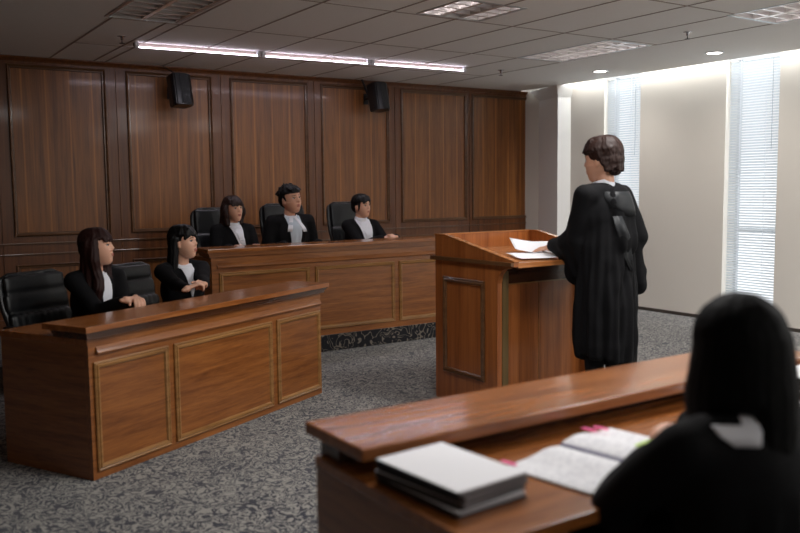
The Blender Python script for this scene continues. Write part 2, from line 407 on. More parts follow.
# ---------------------------------------------------------------- windows blinds
for i, (a, b) in enumerate(WIN):
    lab = ['white venetian blind in the tall window behind the standing advocate', 'white venetian blind in the tall window right of the wide beige pier'][i] if i < 2 else ['white venetian blind, third from the far room corner', 'white venetian blind, fourth from the far room corner'][i-2]
    t = empty('window_blind', (XW+.032, (a+b)/2, 0), 0, lab, 'blind', 'venetian blinds of the window wall')
    hw = (b-a)/2-.004; lo = -hw; hi = hw-.022
    g = bmesh.new(); n = 97; z0 = .05; dz = .0268
    for k in range(n):
        z = z0+k*dz; th = R(50)
        cx, cz = .0140*math.cos(th), .0140*math.sin(th)
        # slightly curved thin slat
        pts = [(-cx, cz), (0, .0022), (cx, -cz), (cx, -cz-.0007), (0, .0015), (-cx, cz-.0007)]
        prism(g, pts, lambda p, q, t2, z=z: (p, t2, z+q), lo, hi)
    obj('slats', g, M['slat'], t)
    for yy in (lo+.14, hi-.13):
        c = bmesh.new(); tube(c, [(-.018, yy, .03), (-.018, yy, z0+n*dz)], .0022, 5); obj('ladder_cord', c, M['shirt'], t)
    obj('bottom_rail', bx(-.014, .014, lo, hi, .018, .036, .003), M['slat'], t)
    obj('head_rail', bx(-.02, .02, lo, hi, z0+n*dz, z0+n*dz+.04), M['alu'], t)
    c = bmesh.new(); tube(c, [(-.026, lo+.07, 1.75), (-.026, lo+.07, 2.65)], .003, 6); obj('wand', c, M['alu'], t)

# ---------------------------------------------------------------- ceiling fittings
def troffer(x0, x1, y0, y1, nx, ny, label, lit=True):
    t = empty('ceiling_light', ((x0+x1)/2, (y0+y1)/2, H), 0, label, 'ceiling light')
    hx, hy = (x1-x0)/2-.001, (y1-y0)/2-.001
    g = bmesh.new()
    box(g, -hx, hx, -hy, -hy+.02, -.004, .09); box(g, -hx, hx, hy-.02, hy, -.004, .09)
    box(g, -hx, -hx+.02, -hy+.02, hy-.02, -.004, .09); box(g, hx-.02, hx, -hy+.02, hy-.02, -.004, .09)
    obj('frame', g, M['alu'], t)
    obj('back_plate', bx(-hx+.02, hx-.02, -hy+.02, hy-.02,   .085, .095), M['lampdark'], t)
    g = bmesh.new(); ih = hx-.02; iv = hy-.02
    for k in range(ny+1):
        y = -iv+2*iv*k/ny
        prism(g, [(y-.003, .055), (y+.003, .055), (y+.010, .0), (y-.010, .0)], lambda p, q, s: (s, p, q), -ih, ih)
    obj('cross_louvre', g, M['louvre'], t)
    g = bmesh.new()
    for k in range(nx+1):
        x = -ih+2*ih*k/nx
        prism(g, [(x-.003, .06), (x+.003, .06), (x+.014, -.001), (x-.014, -.001)], lambda p, q, s: (p, s, q), -iv, iv)
    obj('reflector', g, M['louvre'], t)
    for sx_ in (-.5, .5):
        g = bmesh.new(); tube(g, [(sx_*hx, -iv+.01, .068), (sx_*hx, iv-.01, .068)], .007, 8)
        obj('tube', g, M['fl'] if lit else M['shirt'], t, True)
    return t
troffer(1.62, 2.15, 5.08, 6.21, 2, 8, 'recessed louvred ceiling light at the top left, nearest the left wall', False)
troffer(3.46, 4.03, 4.48, 5.01, 3, 4, 'square recessed louvred ceiling light at the top centre')
troffer(5.47, 6.04, 5.09, 6.22, 2, 9, 'long recessed louvred ceiling light beside the two round downlights')
troffer(5.46, 6.06, 2.76, 3.93, 2, 9, 'recessed louvred ceiling light at the top right corner')
def downlight(x, y, lab):
    t = empty('downlight', (x, y, H), 0, lab, 'ceiling light', 'round downlights')
    g = bmesh.new(); lathe(g, [(.085, -.0005), (.085, -.006), (.07, -.008), (.066, -.004), (.066, -.0005)], 28); obj('trim_ring', g, M['alu'], t, True)
    g = bmesh.new(); lathe(g, [(.064, -.001), (.064, -.0075), (.03, -.011)], 24); obj('lamp', g, M['dl'], t, True)
downlight(6.885, 6.5, 'small round lit downlight above the standing advocate')
downlight(6.88, 5.07, 'small round lit downlight nearer the right end of the ceiling')
downlight(6.88, 3.64, 'small round lit downlight, third from the far corner pillar')
downlight(6.88, 2.2, 'small round lit downlight, fourth from the far corner pillar')
# linear lamps
lx0, ly0, lx1, ly1 = 2.10, 7.17, 5.43, 6.98
for k in range(3):
    f0, f1 = k/3+.0008, (k+1)/3-.0008
    p0 = Vector((lx0+(lx1-lx0)*f0, ly0+(ly1-ly0)*f0, H)); p1 = Vector((lx0+(lx1-lx0)*f1, ly0+(ly1-ly0)*f1, H))
    mid = (p0+p1)/2; ln = (p1-p0).length/2
    t = empty('linear_lamp', mid, math.atan2(ly1-ly0, lx1-lx0), ['left', 'middle', 'right'][k]+' one of three thin lit tube lamps in a row on the ceiling', 'ceiling light', 'thin tube lamps on the ceiling')
    obj('housing', bx(-ln, ln, .0, .03, -.03, -.0005, .003), M['grid'], t)
    g = bmesh.new(); tube(g, [(-ln+.02, -.012, -.038), (ln-.02, -.012, -.038)], .0055, 10); obj('tube', g, M['led'], t, True)
    for s in (-1, 1): obj('end_cap', bx(s*ln-.02*s-.015, s*ln-.02*s+.015, -.03, -.0005, -.05, -.0005, .003), M['shirt'], t)
    obj('reflector_plate', bx(-ln*.35, ln*.1, .0, .06, -.034, -.03), M['louvre'], t)
def sprinkler(x, y, lab):
    t = empty('sprinkler', (x, y, H), 0, lab, 'sprinkler', 'ceiling sprinklers')
    g = bmesh.new(); lathe(g, [(.035, -.0005), (.035, -.004), (.012, -.008), (.01, -.03), (.006, -.032)], 16); obj('body', g, M['chrome'], t, True)
    g = bmesh.new(); lathe(g, [(.004, -.03), (.004, -.055), (.022, -.056), (.022, -.059)], 12); obj('deflector', g, M['lampdark'], t)
sprinkler(1.94, 6.93, 'small ceiling sprinkler near the left louvred light')
sprinkler(5.89, 6.96, 'small ceiling sprinkler near the right end of the tube lamps')
sprinkler(5.76, 4.5, 'small ceiling sprinkler between the two right louvred lights')

# ---------------------------------------------------------------- wall speakers
def speaker(x, z, lab, arm):
    t = empty('wall_speaker', (x, YB-.012, z), 0, lab, 'speaker', 'black wall speakers')
    rz = Matrix.Rotation(R(14), 4, 'Z') @ Matrix.Rotation(R(-10), 4, 'X'); mt = Matrix.Translation((0, -.24, 0)) @ rz
    g = bmesh.new()
    pts = [(-.085, .08), (-.108, -.03), (-.095, -.075), (-.05, -.1), (.05, -.1), (.095, -.075), (.108, -.03), (.085, .08)]
    prism(g, pts, lambda p, q, s: mt @ Vector((p, q, s)), -.155, .155)
    bmesh.ops.bevel(g, geom=g.edges[:], offset=.01, segments=2, affect='EDGES')
    obj('cabinet', g, M['plastic'], t, False)
    g = bmesh.new(); prism(g, [(-.075, -.082), (-.045, -.106), (.045, -.106), (.075, -.082)], lambda p, q, s: mt @ Vector((p, q, s)), -.135, .135)
    obj('grille', g, M['grille'], t)
    g = bmesh.new(); tube(g, [(-.02, .0, 0), (-.03, -.09, 0), (-.02, -.17, 0)], .02, 10); box(g, -.05, .01, -.012, -.0005, -.06, .06, .004)
    obj('bracket', g, M['plastic'], t)
    if arm:
        g = bmesh.new(); tube(g, [(-.03, -.09, 0), (-.07, -.09, .1), (-.14, -.075, .27)], .012, 8); obj('cable', g, M['plastic'], t)
    else:
        g = bmesh.new(); tube(g, [(.0, -.2, .14), (-.02, -.1, .2), (-.1, -.03, .26)], .005, 6); obj('cable', g, M['plastic'], t)
speaker(2.83, 2.38, 'black speaker high on the wood wall, left of the two', False)
speaker(5.12, 2.43, 'black speaker high on the wood wall, right of the two', True)

# ---------------------------------------------------------------- counters
def counter(name, loc, rz, label, L, D, ztop, zwork, panels, pz, kind, over=.045):
    """court counter: local x along the front, y into the depth, front face at y=0"""
    t = empty(name, loc, rz, label, 'counter' if kind != 'bench' else 'judges bench')
    body = bmesh.new()
    box(body, 0, L, 0, .03, 0, zwork)                       # front board
    obj('front_board', body, M['desk'], t)
    for i, x in enumerate((0, L-.03)):
        obj('side_panel', bx(x-(.0005 if i == 0 else 0), x+.03, .0305, D, 0, zwork-.0302), M['deskside'], t)
    obj('worktop', bx(-.004, L+.004, .0005, D+.01, zwork-.03, zwork+.0005, .003), M['desktop'], t)
    # raised ledge: stepped moulding carried on an upstand
    led = bmesh.new()
    box(led, -over, L+over, -over, .27, ztop-.03, ztop, .004)
    obj('ledge_top', led, M['desktop'], t)
    mo = bmesh.new(); a = ztop-.03
    steps = [(over-.008, .006), (over-.016, .012), (over-.024, .018)] if kind != 'plain' else []
    zz = a
    for o, h in steps:
        box(mo, -o, L+o, -o, .22, zz-h, zz-.0003); zz -= h
    if kind == 'plain': box(mo, .02, L-.02, .09, .16, zwork+.0006, a-.0003)
    else:
        box(mo, .0, L, 0.0, .2, zwork+.0006, zz)
    obj('ledge_moulding', mo, M['darkmould'] if kind != 'bench' else M['desk'], t)
    if kind != 'plain':
        # round bead under the ledge
        b = bmesh.new(); zb = pz[1]+.045
        prism(b, [(0, zb-.012), (-.012, zb-.010), (-.018, zb), (-.012, zb+.012), (0, zb+.03)], lambda p, q, s: (s, p, q), .045, L-.012)
        obj('bead', b, M['desk'], t)
        for x0, x1 in panels:
            g = bmesh.new(); frame_ring(g, x0, x1, pz[0], pz[1], 0, PROF); obj('panel_moulding', g, M['deskmould'], t)
            obj('panel', bx(x0+.034, x1-.034, -.004, -.0003, pz[0]+.034, pz[1]-.034), M['desk'], t)
    return t
U = math.atan2(.464, .886)
counter('counsel_counter', (.951, 4.192, 0), U, 'angled wooden counter with three framed panels before two women in suits', 1.985, .65, .77, .70,
        [(.025, .527), (.57, 1.432), (1.484, 1.97)], (.04, .585), 'moulded')
counter('counsel_counter', (1.035, 1.985, 0), 0, 'wooden counter in the near foreground with bound documents on it', 1.98, .01, .77, .70, [], (0, 0), 'none') if False else None
# near counter is seen from its users' side: front board away from the camera
t = empty('counsel_counter', (1.03, 1.985, 0), 0, 'wooden counter in the near foreground carrying bound documents and open pages', 'counter')
L_ = 1.985
obj('front_board', bx(0, L_, -.03, 0, 0, .67), M['desk'], t)
obj('worktop', bx(-.004, L_+.004, -.705, 0, .67, .70, .004), M['desktop'], t)
for x in (0, L_-.03): obj('side_panel', bx(x, x+.03, -.70, -.0305, 0, .6695), M['deskside'], t)
obj('ledge_top', bx(.006, L_+.03, -.235, .075, .742, .775, .006), M['desktop'], t)
obj('ledge_moulding', bx(.015, L_-.015, -.10, -.0, .7005, .7418), M['darkmould'], t)
b = counter('judges_bench', (2.43, 6.415, .145), 0, 'long wooden bench on the carpeted step with three judges behind it', 2.74, .62, .80, .725,
        [(.06, .87), (.925, 1.735), (1.785, 2.66)], (.055, .605), 'bench')

# podium
t = empty('podium', (3.304, 3.785, 0), 0, 'wooden podium with raised sides where the advocate stands', 'podium')
PW = .84
prof = [(.795, 0), (.795, 1.10), (.69, 1.10), (.0, .968), (.0, .94), (.03, .935), (.10, .915), (.135, .88), (.15, .83), (.15, 0)]
obj('front_edge', bx(.036, .085, .146, .1945, 0, .90), M['olive'], t)
for i, x in enumerate((0, PW-.035)):
    g = bmesh.new(); prism(g, prof, lambda p, q, s: (s, p, q), x, x+.035)
    obj('side_panel', g, M['podium'], t)
capp = [(.80, 1.1005), (.69, 1.1005), (-.004, .9685), (-.004, .962), (0, .962), (0, .968), (.69, 1.10), (.80, 1.10)]
for x in (0, PW-.035):
    g = bmesh.new(); prism(g, [(.80, 1.100), (.69, 1.100), (-.004, .968), (-.004, .974), (.688, 1.107), (.80, 1.107)], lambda p, q, s: (s, p, q), x-.002, x+.037)
    obj('edge_cap', g, M['podtop'], t)
obj('back_panel', bx(.0355, PW-.0355, .765, .795, 0, 1.10), M['podium'], t)
obj('back_cap', bx(.0375, PW-.0375, .76, .80, 1.1001, 1.107), M['podtop'], t)
g = bmesh.new(); prism(g, [(0, .932), (0, .962), (.764, 1.0), (.764, .97)], lambda p, q, s: (s, p, q), .0355, PW-.0355)
obj('sloped_top', g, M['podtop'], t)
obj('apron', bx(.0855, PW-.0355, .215, .2395, .8125, .9345), M['darkmould'], t)
obj('recess_panel', bx(.0355, PW-.0355, .24, .265, 0, .935), M['podium'], t)
g = bmesh.new(); box(g, .0855, PW-.0355, .234, .2398, .80, .812); box(g, .42, .423, .237, .2398, 0, .80); obj('panel_joint', g, M['deskmould'], t)
# side mouldings (on the face towards -X): ring built on Y plane then turned
def side_ring(bm, y0, y1, z0, z1, x):
    tmp = bmesh.new(); frame_ring(tmp, y0, y1, z0, z1, 0, PROF, -1)
    vm = {v: bm.verts.new((x+v.co.y, v.co.x, v.co.z)) for v in tmp.verts}
    for f in tmp.faces: bm.faces.new([vm[v] for v in f.verts])
    tmp.free()
g = bmesh.new(); side_ring(g, .27, .70, .195, .832, 0); obj('panel_moulding', g, M['moulding'], t)
g = bmesh.new()
for x0, x1 in ((-.022, 0), (PW, PW+.022)):
    prism(g, [(.83, .952), (.83, .93), (.10, .917), (.0, .94), (-.006, .962), (.2, .975)][:0] or [(.825, .935), (.825, .960), (.0, .965), (.0, .943)], lambda p, q, s: (s, p, q), x0, x1)
box(g, 0, PW, .795, .82, .935, .96, .003)
obj('ledge_moulding', g, M['moulding'], t)

# ---------------------------------------------------------------- chairs
def chair(loc, rz, label, top, seat=.44, group='black leather office chairs', head=False):
    """office chair; local +y is the way the sitter faces"""
    t = empty('office_chair', loc, rz, label, 'chair', group)
    g = bmesh.new(); hw = .24
    box(g, -hw, hw, -.22, .24, seat-.1, seat, .04)
    obj('seat', remesh(g, .012, 6), M['leather'], t, True)
    # backrest: shell plus padded cushions
    zb0 = seat+.02; hh = top-zb0; tilt = R(9)
    mt = Matrix.Translation((0, -.24, zb0)) @ Matrix.Rotation(tilt, 4, 'X')
    g = bmesh.new(); n = 18; rows = []
    for k in range(n+1):
        f = k/n; z = hh*f
        wv = .20+.045*math.sin(min(1, f*1.5)*PI/2)
        if f > .86: wv *= math.sqrt(max(.0, 1-((f-.86)/.14)**2))*.35+.65
        yb = -.03+.03*math.cos(f*PI*1.3)
        rows.append((z, wv, yb))
    def sh(off0, off1, infl):
        bm = bmesh.new(); rings = []
        for z, wv, yb in rows:
            ring = []
            for j in range(24):
                a = 2*PI*j/24; ca, sa = math.cos(a), math.sin(a)
                x = wv*infl*math.copysign(abs(ca)**.5, ca); y = yb+(off0+off1)/2+(off1-off0)/2*math.copysign(abs(sa)**.6, sa)+.06*(x/wv)**2*.5
                ring.append(bm.verts.new(mt @ Vector((x, y, z))))
            rings.append(ring)
        for a, b2 in zip(rings, rings[1:]):
            for j in range(24): bm.faces.new((a[j], a[(j+1) % 24], b2[(j+1) % 24], b2[j]))
        bm.faces.new(rings[0][::-1]); bm.faces.new(rings[-1]); return bm
    obj('back_shell', remesh(sh(-.05, .01, 1.0), .012, 3), M['plastic'], t, True)
    cuts = [0, .26, .5, .74, 1.0] if not head else [0, .3, .62, 1.0]
    g = bmesh.new()
    for a, b2 in zip(cuts, cuts[1:]):
        z0, z1 = hh*a+.006, hh*b2-.006
        fm = (a+b2)/2; wv = (.225 if fm < .9 else .2)
        if b2 == 1.0: wv = .215; z1 -= .015
        yb = -.03+.03*math.cos(fm*PI*1.3)
        box(g, -wv, wv, yb+.0, yb+(.065 if (head and b2 == 1.0) else .055), z0, z1, .022, mt)
    def qd(c, nrm):
        p = mt.inverted() @ c
        return -.004*math.exp(-(((p.x*22) % 1-.5)/.12)**2) if hh*.25 < p.z < hh*.5 else 0
    obj('cushion', remesh(g, .01, 5, qd), M['leather'], t, True)
    for s in (-1, 1):
        g = bmesh.new()
        tube(g, [(s*.25, -.1, seat-.06), (s*.285, -.17, seat+.06), (s*.285, -.2, seat+.17), (s*.285, -.12, seat+.185), (s*.285, .1, seat+.18)], .016, 8)
        ar = obj('armrest', g, M['plastic'], t, True)
        obj('arm_pad', bx(s*.285-.026, s*.285+.026, -.22, .14, seat+.185, seat+.212, .01), M['plastic'], ar)
    g = bmesh.new(); lathe(g, [(.028, .1), (.028, seat-.14), (.09, seat-.12), (.09, seat-.101)], 16); obj('gas_column', g, M['plastic'], t, True)
    for k in range(5):
        a = k*2*PI/5+.3; c, s = math.cos(a), math.sin(a)
        g = bmesh.new(); tube(g, [(0, 0, .115), (c*.12, s*.12, .1), (c*.28, s*.28, .07)], .022, 8, .014); lg = obj('base_leg', g, M['plastic'], t, True)
        g = bmesh.new(); mtx = Matrix.Translation((c*.28, s*.28, .028)) @ Matrix.Rotation(a, 4, 'Z') @ Matrix.Rotation(PI/2, 4, 'X')
        lathe(g, [(.02, -.02), (.027, -.015), (.027, .015), (.02, .02)], 14, mtx); obj('caster', g, M['plastic'], lg, True)
    return t

# ---------------------------------------------------------------- people
def ik(S_, W_, a, b, pole):
    S_ = Vector(S_); W_ = Vector(W_); d = W_-S_; L = d.length; mx = (a+b)*.995
    if L > mx: W_ = S_+d.normalized()*mx; d = W_-S_; L = mx
    x = (a*a-b*b+L*L)/(2*L); h = math.sqrt(max(0, a*a-x*x)); t = d/L
    p = Vector(pole); p = (p-t*p.dot(t)).normalized()
    return S_+t*x+p*h, W_
def hand(bm, wrist, d, n, side, curl=(25, 35), splay=5, s=1.0):
    """palm + five fingers. d: finger direction, n: back-of-hand normal, side: +1 thumb towards d x n"""
    d = Vector(d).normalized(); n = Vector(n); n = (n-d*n.dot(d)).normalized(); c = d.cross(n)*side   # c points to the thumb side
    w = Vector(wrist)
    for k in (-1.2, -.4, .4, 1.2):
        cap(bm, w+c*k*.010*s+d*.01*s, w+d*.075*s+c*k*.019*s, .012*s, .0105*s, .9, n)
    cap(bm, w-d*.02*s, w+d*.03*s, .022*s, .024*s, .62, n)
    for k, L1 in ((1.45, .066), (.48, .076), (-.5, .070), (-1.45, .054)):
        a0 = R(splay*k/1.4); b0 = w+d*.078*s+c*k*.0185*s
        def dirn(cu): return (d*math.cos(a0)+c*math.sin(a0))*math.cos(cu)-n*math.sin(cu)
        p1 = b0+dirn(R(curl[0]))*L1*.48*s; p2 = p1+dirn(R(curl[0]+curl[1]))*L1*.30*s; p3 = p2+dirn(R(curl[0]+curl[1]*1.7))*L1*.22*s
        cap(bm, b0, p1, .0092*s, .0084*s, seg=10); cap(bm, p1, p2, .0084*s, .0078*s, seg=10); cap(bm, p2, p3, .0078*s, .0068*s, seg=10)
    b0 = w+d*.022*s+c*.02*s
    td = (d*.72+c*.62-n*.25).normalized(); p1 = b0+td*.042*s; td2 = (d*.9+c*.25-n*.35).normalized(); p2 = p1+td2*.03*s; p3 = p2+td2*.018*s
    cap(bm, b0, p1, .0135*s, .011*s, seg=10); cap(bm, p1, p2, .0105*s, .0095*s, seg=10); cap(bm, p2, p3, .0095*s, .008*s, seg=10)

HP = [(.115, .004, -.010, -.030), (.111, .022, .016, -.048), (.103, .040, .034, -.066), (.085, .058, .054, -.087), (.06, .0695, .071, -.100),
      (.03, .0740, .0815, -.104), (0, .0730, .0830, -.099), (-.03, .0675, .0835, -.082), (-.055, .0590, .0835, -.058), (-.078, .0465, .080, -.036),
      (-.098, .036, .073, -.012), (-.110, .020, .062, .012), (-.114, .006, .048, .030)]
def hprof(z):
    for (z0, *a), (z1, *b) in zip(HP, HP[1:]):
        if z <= z0 and z >= z1:
            t = (z0-z)/(z0-z1); return [p+(q-p)*t for p, q in zip(a, b)]
    return HP[-1][1:]
def head_prims(bm, hm, fem=True):
    jw = 1.0 if fem else 1.07
    zs_ = [.115-.229*(.5-.5*math.cos(PI*i/46)) for i in range(47)]; rings = []
    for z in zs_:
        w_, f_, b_ = hprof(max(-.114, z)); w_ *= jw if z < -.02 else 1
        ring = []
        for k in range(56):
            a = 2*PI*k/56; c, s_ = math.sin(a), math.cos(a)
            x = w_*math.copysign(abs(c)**.87, c); cy = (f_+b_)/2*.0+ .0
            y = (f_ if s_ > 0 else -b_)*math.copysign(abs(s_)**.87, s_)
            if f_ < 0 or b_ > 0: y = (f_+b_)/2+(f_-b_)/2*math.copysign(abs(s_)**.87, s_)
            if y > .02:
                g_ = lambda mx, mz, sx, sz: math.exp(-((abs(x)-mx)/sx)**2-((z-mz)/sz)**2)
                y += -.0075*g_(.030, .009, .015, .011)+.003*g_(.026, .032, .018, .010)+.003*g_(.040, -.022, .018, .018)
                if z > -.03:
                    tt = max(0, min(1, (.03-z)/.045)); y += (.004+.019*tt**1.3)*math.exp(-(x/(.0075+.005*tt))**2)*(1 if z > -.017 else math.exp(-((z+.017)/.006)**2))
                y += .006*g_(.012, -.021, .006, .006)*.8
                y += .0055*math.exp(-(x/.020)**2-((z+.048)/.0055)**2)+.005*math.exp(-(x/.017)**2-((z+.060)/.006)**2)-.0035*math.exp(-(x/.022)**2-((z+.0535)/.003)**2)
                y += .004*math.exp(-(x/.016)**2-((z+.092)/.012)**2)-.003*math.exp(-(x/.02)**2-((z+.073)/.006)**2)
            ring.append(bm.verts.new(hm @ Vector((x, y, z))))
        rings.append(ring)
    for p, q in zip(rings, rings[1:]):
        for k in range(56): bm.faces.new((p[k], p[(k+1) % 56], q[(k+1) % 56], q[k]))
    bm.faces.new(rings[0][::-1]); bm.faces.new(rings[-1])
    for s_ in (-1, 1):
        ell(bm, (s_*.075, -.008, -.006), (.008, .017, .029), hm, 2); ell(bm, (s_*.073, -.002, -.026), (.007, .010, .011), hm, 2)

def face_parts(root, hm, hairm, fem=True):
    for s in (-1, 1):
        g = bmesh.new(); ell(g, (s*.030, .0685, .009), (.0130, .0090, .0056), hm, 2); e = obj('eye', g, M['eyewhite'], root, True)
        g = bmesh.new(); ell(g, (s*.030+.001, .0757, .0092), (.0062, .0026, .0052), hm, 2); obj('iris', g, M['iris'], e, True)
        g = bmesh.new(); cap(g, (s*.018, .0775, .0148), (s*.042, .0700, .0158), .0024, .0022, mtx=hm, seg=8); obj('eyelashes', g, M['hair_black'], e, True)
        g = bmesh.new(); cap(g, (s*.016, .0820, .0315), (s*.045, .0705, .0305), .0030, .0020, mtx=hm, seg=8); obj('eyebrow', g, hairm, root, True)
    g = bmesh.new(); ell(g, (0, .0845, -.0485), (.019, .0075, .0042), hm, 2); ell(g, (0, .0835, -.0585), (.0160, .0072, .0048), hm, 2)
    obj('lips', g, M['lips'], root, True)

def strands(c, nrm, amp=.0035, k=140):
    a = math.atan2(nrm.y, nrm.x); return amp*(math.sin(a*9+c.z*3+noise.noise(c*14)*4)+.6*math.sin(a*23+noise.noise(c*25)*5))*.7

def patch(bvh, rows, n, d, off, m, name, root, mtx=None, thick=.003, maxy=9):
    """strip of cloth laid on a garment. rows: (z, xl, xr); projected along d from far"""
    bm = bmesh.new(); grid = []
    d = Vector(d).normalized()
    for row in rows:
        z, a, b2 = row[:3]; line = []
        for i in range(n+1):
            x = a+(b2-a)*i/n; p = Vector((x, 0, z))-d*1.0
            if mtx: p = mtx @ Vector((x, 0, z)) - d*1.0
            h = bvh.ray_cast(p, d)
            co = h[0] if h[0] and (d.y > 0 or h[0].y < maxy) else None
            line.append(co)
        grid.append(line)
    V = [[bm.verts.new(c-d*off) if c else None for c in line] for line in grid]
    for r0, r1 in zip(V, V[1:]):
        for i in range(n):
            q = (r0[i], r0[i+1], r1[i+1], r1[i])
            if all(q) and max((q[a_].co-q[a_-1].co).length for a_ in range(4)) < max(.035, 2.2*abs(rows[0][0]-rows[-1][0])/(len(rows)-1)): bm.faces.new(q)
    left = set(bm.faces); best = set()      # keep the largest connected piece
    while left:
        st = [left.pop()]; comp = set(st)
        while st:
            f = st.pop()
            for e in f.edges:
                for g_ in e.link_faces:
                    if g_ in left: left.discard(g_); comp.add(g_); st.append(g_)
        if len(comp) > len(best): best = comp
    for f in [f for f in bm.faces if f not in best]: bm.faces.remove(f)
    for e in [e for e in bm.edges if not e.link_faces]: bm.edges.remove(e)
    for v in [v for v in bm.verts if not v.link_faces]: bm.verts.remove(v)
    # thickness
    ext = bmesh.ops.extrude_face_region(bm, geom=bm.faces[:])
    for v in [e for e in ext['geom'] if isinstance(e, bmesh.types.BMVert)]: v.co += d*thick
    return obj(name, bm, m, root, True)

def fold(c, amp, k, z0, zr, cx=0, cy=0):
    a = math.atan2(c.y-cy, c.x-cx); f = max(0, min(1, (z0-c.z)/zr))
    return amp*f*(math.sin(a*k+1.7*math.sin(c.z*3)+noise.noise(c*3)*2.5)+.5*math.sin(a*k*2.3+1))

def person(loc, az, label, T, fem, sit, wear, hairstyle, hairm, head=(0, 0, 0), lean=.04, hands=None, skinm='skin', seat=.44, vox=.005, group=None, hs=None):
    """loc = point under the head; az = compass azimuth (0 = +Y, clockwise) of the chest. hands: world targets"""
    rz = -R(az); q = Matrix.Rotation(rz, 4, 'Z')
    base = Vector(loc) - q @ Vector((0, lean+.015, 0))
    root = empty('person', base, rz, label, 'person', group)
    inv = (Matrix.Translation(base) @ q).inverted()
    hs = hs or (.97 if fem else 1.12); T0 = T; K = T+(1.12-hs)*.22
    hc = Vector((0, lean+.015, T-.125*hs))
    hm = Matrix.Translation(hc) @ Matrix.Rotation(-R(head[0]), 4, 'Z') @ Matrix.Rotation(R(head[1]), 4, 'X') @ Matrix.Rotation(R(head[2]), 4, 'Y') @ Matrix.Scale(hs, 4)
    k = 1.0 if not fem else .9
    sh = .185*k-(.008 if fem else 0); zs = K-.345; nb = Vector((0, lean*.8-.01, K-.29))
    zh = (seat+.09) if sit else T*.515
    ch = Vector((0, lean*.6, zs-.13)); wa = Vector((0, lean*.3, (zs+zh)/2-.06)); pe = Vector((0, 0, zh))
    tors = [(pe, (.165*k, .12, .12)), (wa, (.135*k, .1, .15)), (ch, (.16*k, .108, .17))]
    SL, SR = Vector((-sh, lean*.75, zs)), Vector((sh, lean*.75, zs))
    ua, fa = .275*k+.01, .245*k+.01
    arms = []
    for s, S_, h in ((-1, SL, hands[0]), (1, SR, hands[1])):
        if h['w'] is None: W_ = S_+Vector(h['rel'])
        else: W_ = inv @ Vector(h['w'])
        pole = Vector(h.get('pole', (s*.3, -.3, -1)))
        E_, W_ = ik(S_, W_, ua, fa, pole)
        dd = h.get('d'); dd = (inv.to_3x3() @ Vector(dd)) if dd else (W_-E_)
        nn = h.get('n'); nn = (inv.to_3x3() @ Vector(nn)) if nn else Vector((0, 0, 1))
        arms.append((s, S_, E_, W_, dd.normalized(), nn, h))
    # legs
    legs = []
    for s in (-1, 1):
        hp = Vector((s*.085, 0, zh-.03))
        if sit: kn = Vector((s*.1, .40, zh-.03)); an = Vector((s*.1, .42, .09)); 
        else: kn = Vector((s*.09, .02, T*.275)); an = Vector((s*.10+(.02 if s > 0 else 0), -.01, .085))
        legs.append((s, hp, kn, an))
    # --- body
    bm = bmesh.new(); head_prims(bm, hm, fem)
    cap(bm, nb+Vector((0, -.005, -.03)), hm @ Vector((0, -.02, -.05)), .055*k, .050*k)
    for c, r in tors: ell(bm, c, r)
    cap(bm, pe, ch, .11*k, .12*k, .75, (0, 1, 0))
    for s, S_, E_, W_, dd, nn, h in arms:
        cap(bm, ch+Vector((s*.06, 0, .1)), S_, .06*k, .05*k); cap(bm, nb-Vector((0, .01, .035)), S_+Vector((-s*.03, 0, -.01)), .034, .036)
        cap(bm, S_, E_, .047*k, .038*k); cap(bm, E_, W_, .039*k, .026*k)
        # thumb side: dd x nn points one way; left hand(-1)/right hand(+1)
        hand(bm, W_, dd, nn, -s if not h.get('flip') else s, h.get('curl', (20, 30)), h.get('splay', 5), .95 if fem else 1.05)
    for s, hp, kn, an in legs:
        cap(bm, hp, kn, .08, .055); cap(bm, kn, an, .052, .033); cap(bm, an-Vector((0, .03, .04)), an+Vector((0, .14, -.055)), .035, .028)
    body = obj('body', remesh(bm, vox, 2), M[skinm], root, True)
    face_parts(root, hm, M[hairm], fem)
    # --- garments
    robe = wear['type'] == 'robe'; G = .028 if robe else .016
    bm = bmesh.new()
    for c, r in tors: ell(bm, c, (r[0]+G, r[1]+G, r[2]+G))
    cap(bm, pe, ch, .12*k+G, .13*k+G, .72, (0, 1, 0))
    for s, S_, E_, W_, dd, nn, h in arms:
        t_ = (W_-E_).normalized(); We = W_-t_*h.get('cuff', .03)
        cap(bm, ch+Vector((s*.07, 0, .11)), S_, .062*k+G*.6, .050*k+G*.5)
        cap(bm, nb+Vector((s*.035, -.022, -.038)), S_+Vector((-s*.03, 0, .010)), .050+G*.4, .046+G*.4)
        if robe:
            cap(bm, S_, E_, .052*k+G*.5, .060); cap(bm, E_, We, .060, .055)
            dr = h.get('droop', .10)
            if dr: # wide hanging sleeve
                mid = E_.lerp(We, .55)
                cap(bm, E_, mid+Vector((0, 0, -dr)), .06, .05, .7, t_.cross(Vector((0, 0, 1)))); cap(bm, mid+Vector((0, 0, -dr)), We, .05, .052, .7, t_.cross(Vector((0, 0, 1))))
        else:
            cap(bm, S_, E_, .052*k+G*.6, .043*k+G*.6); cap(bm, E_, We, .043*k+G*.6, .034)
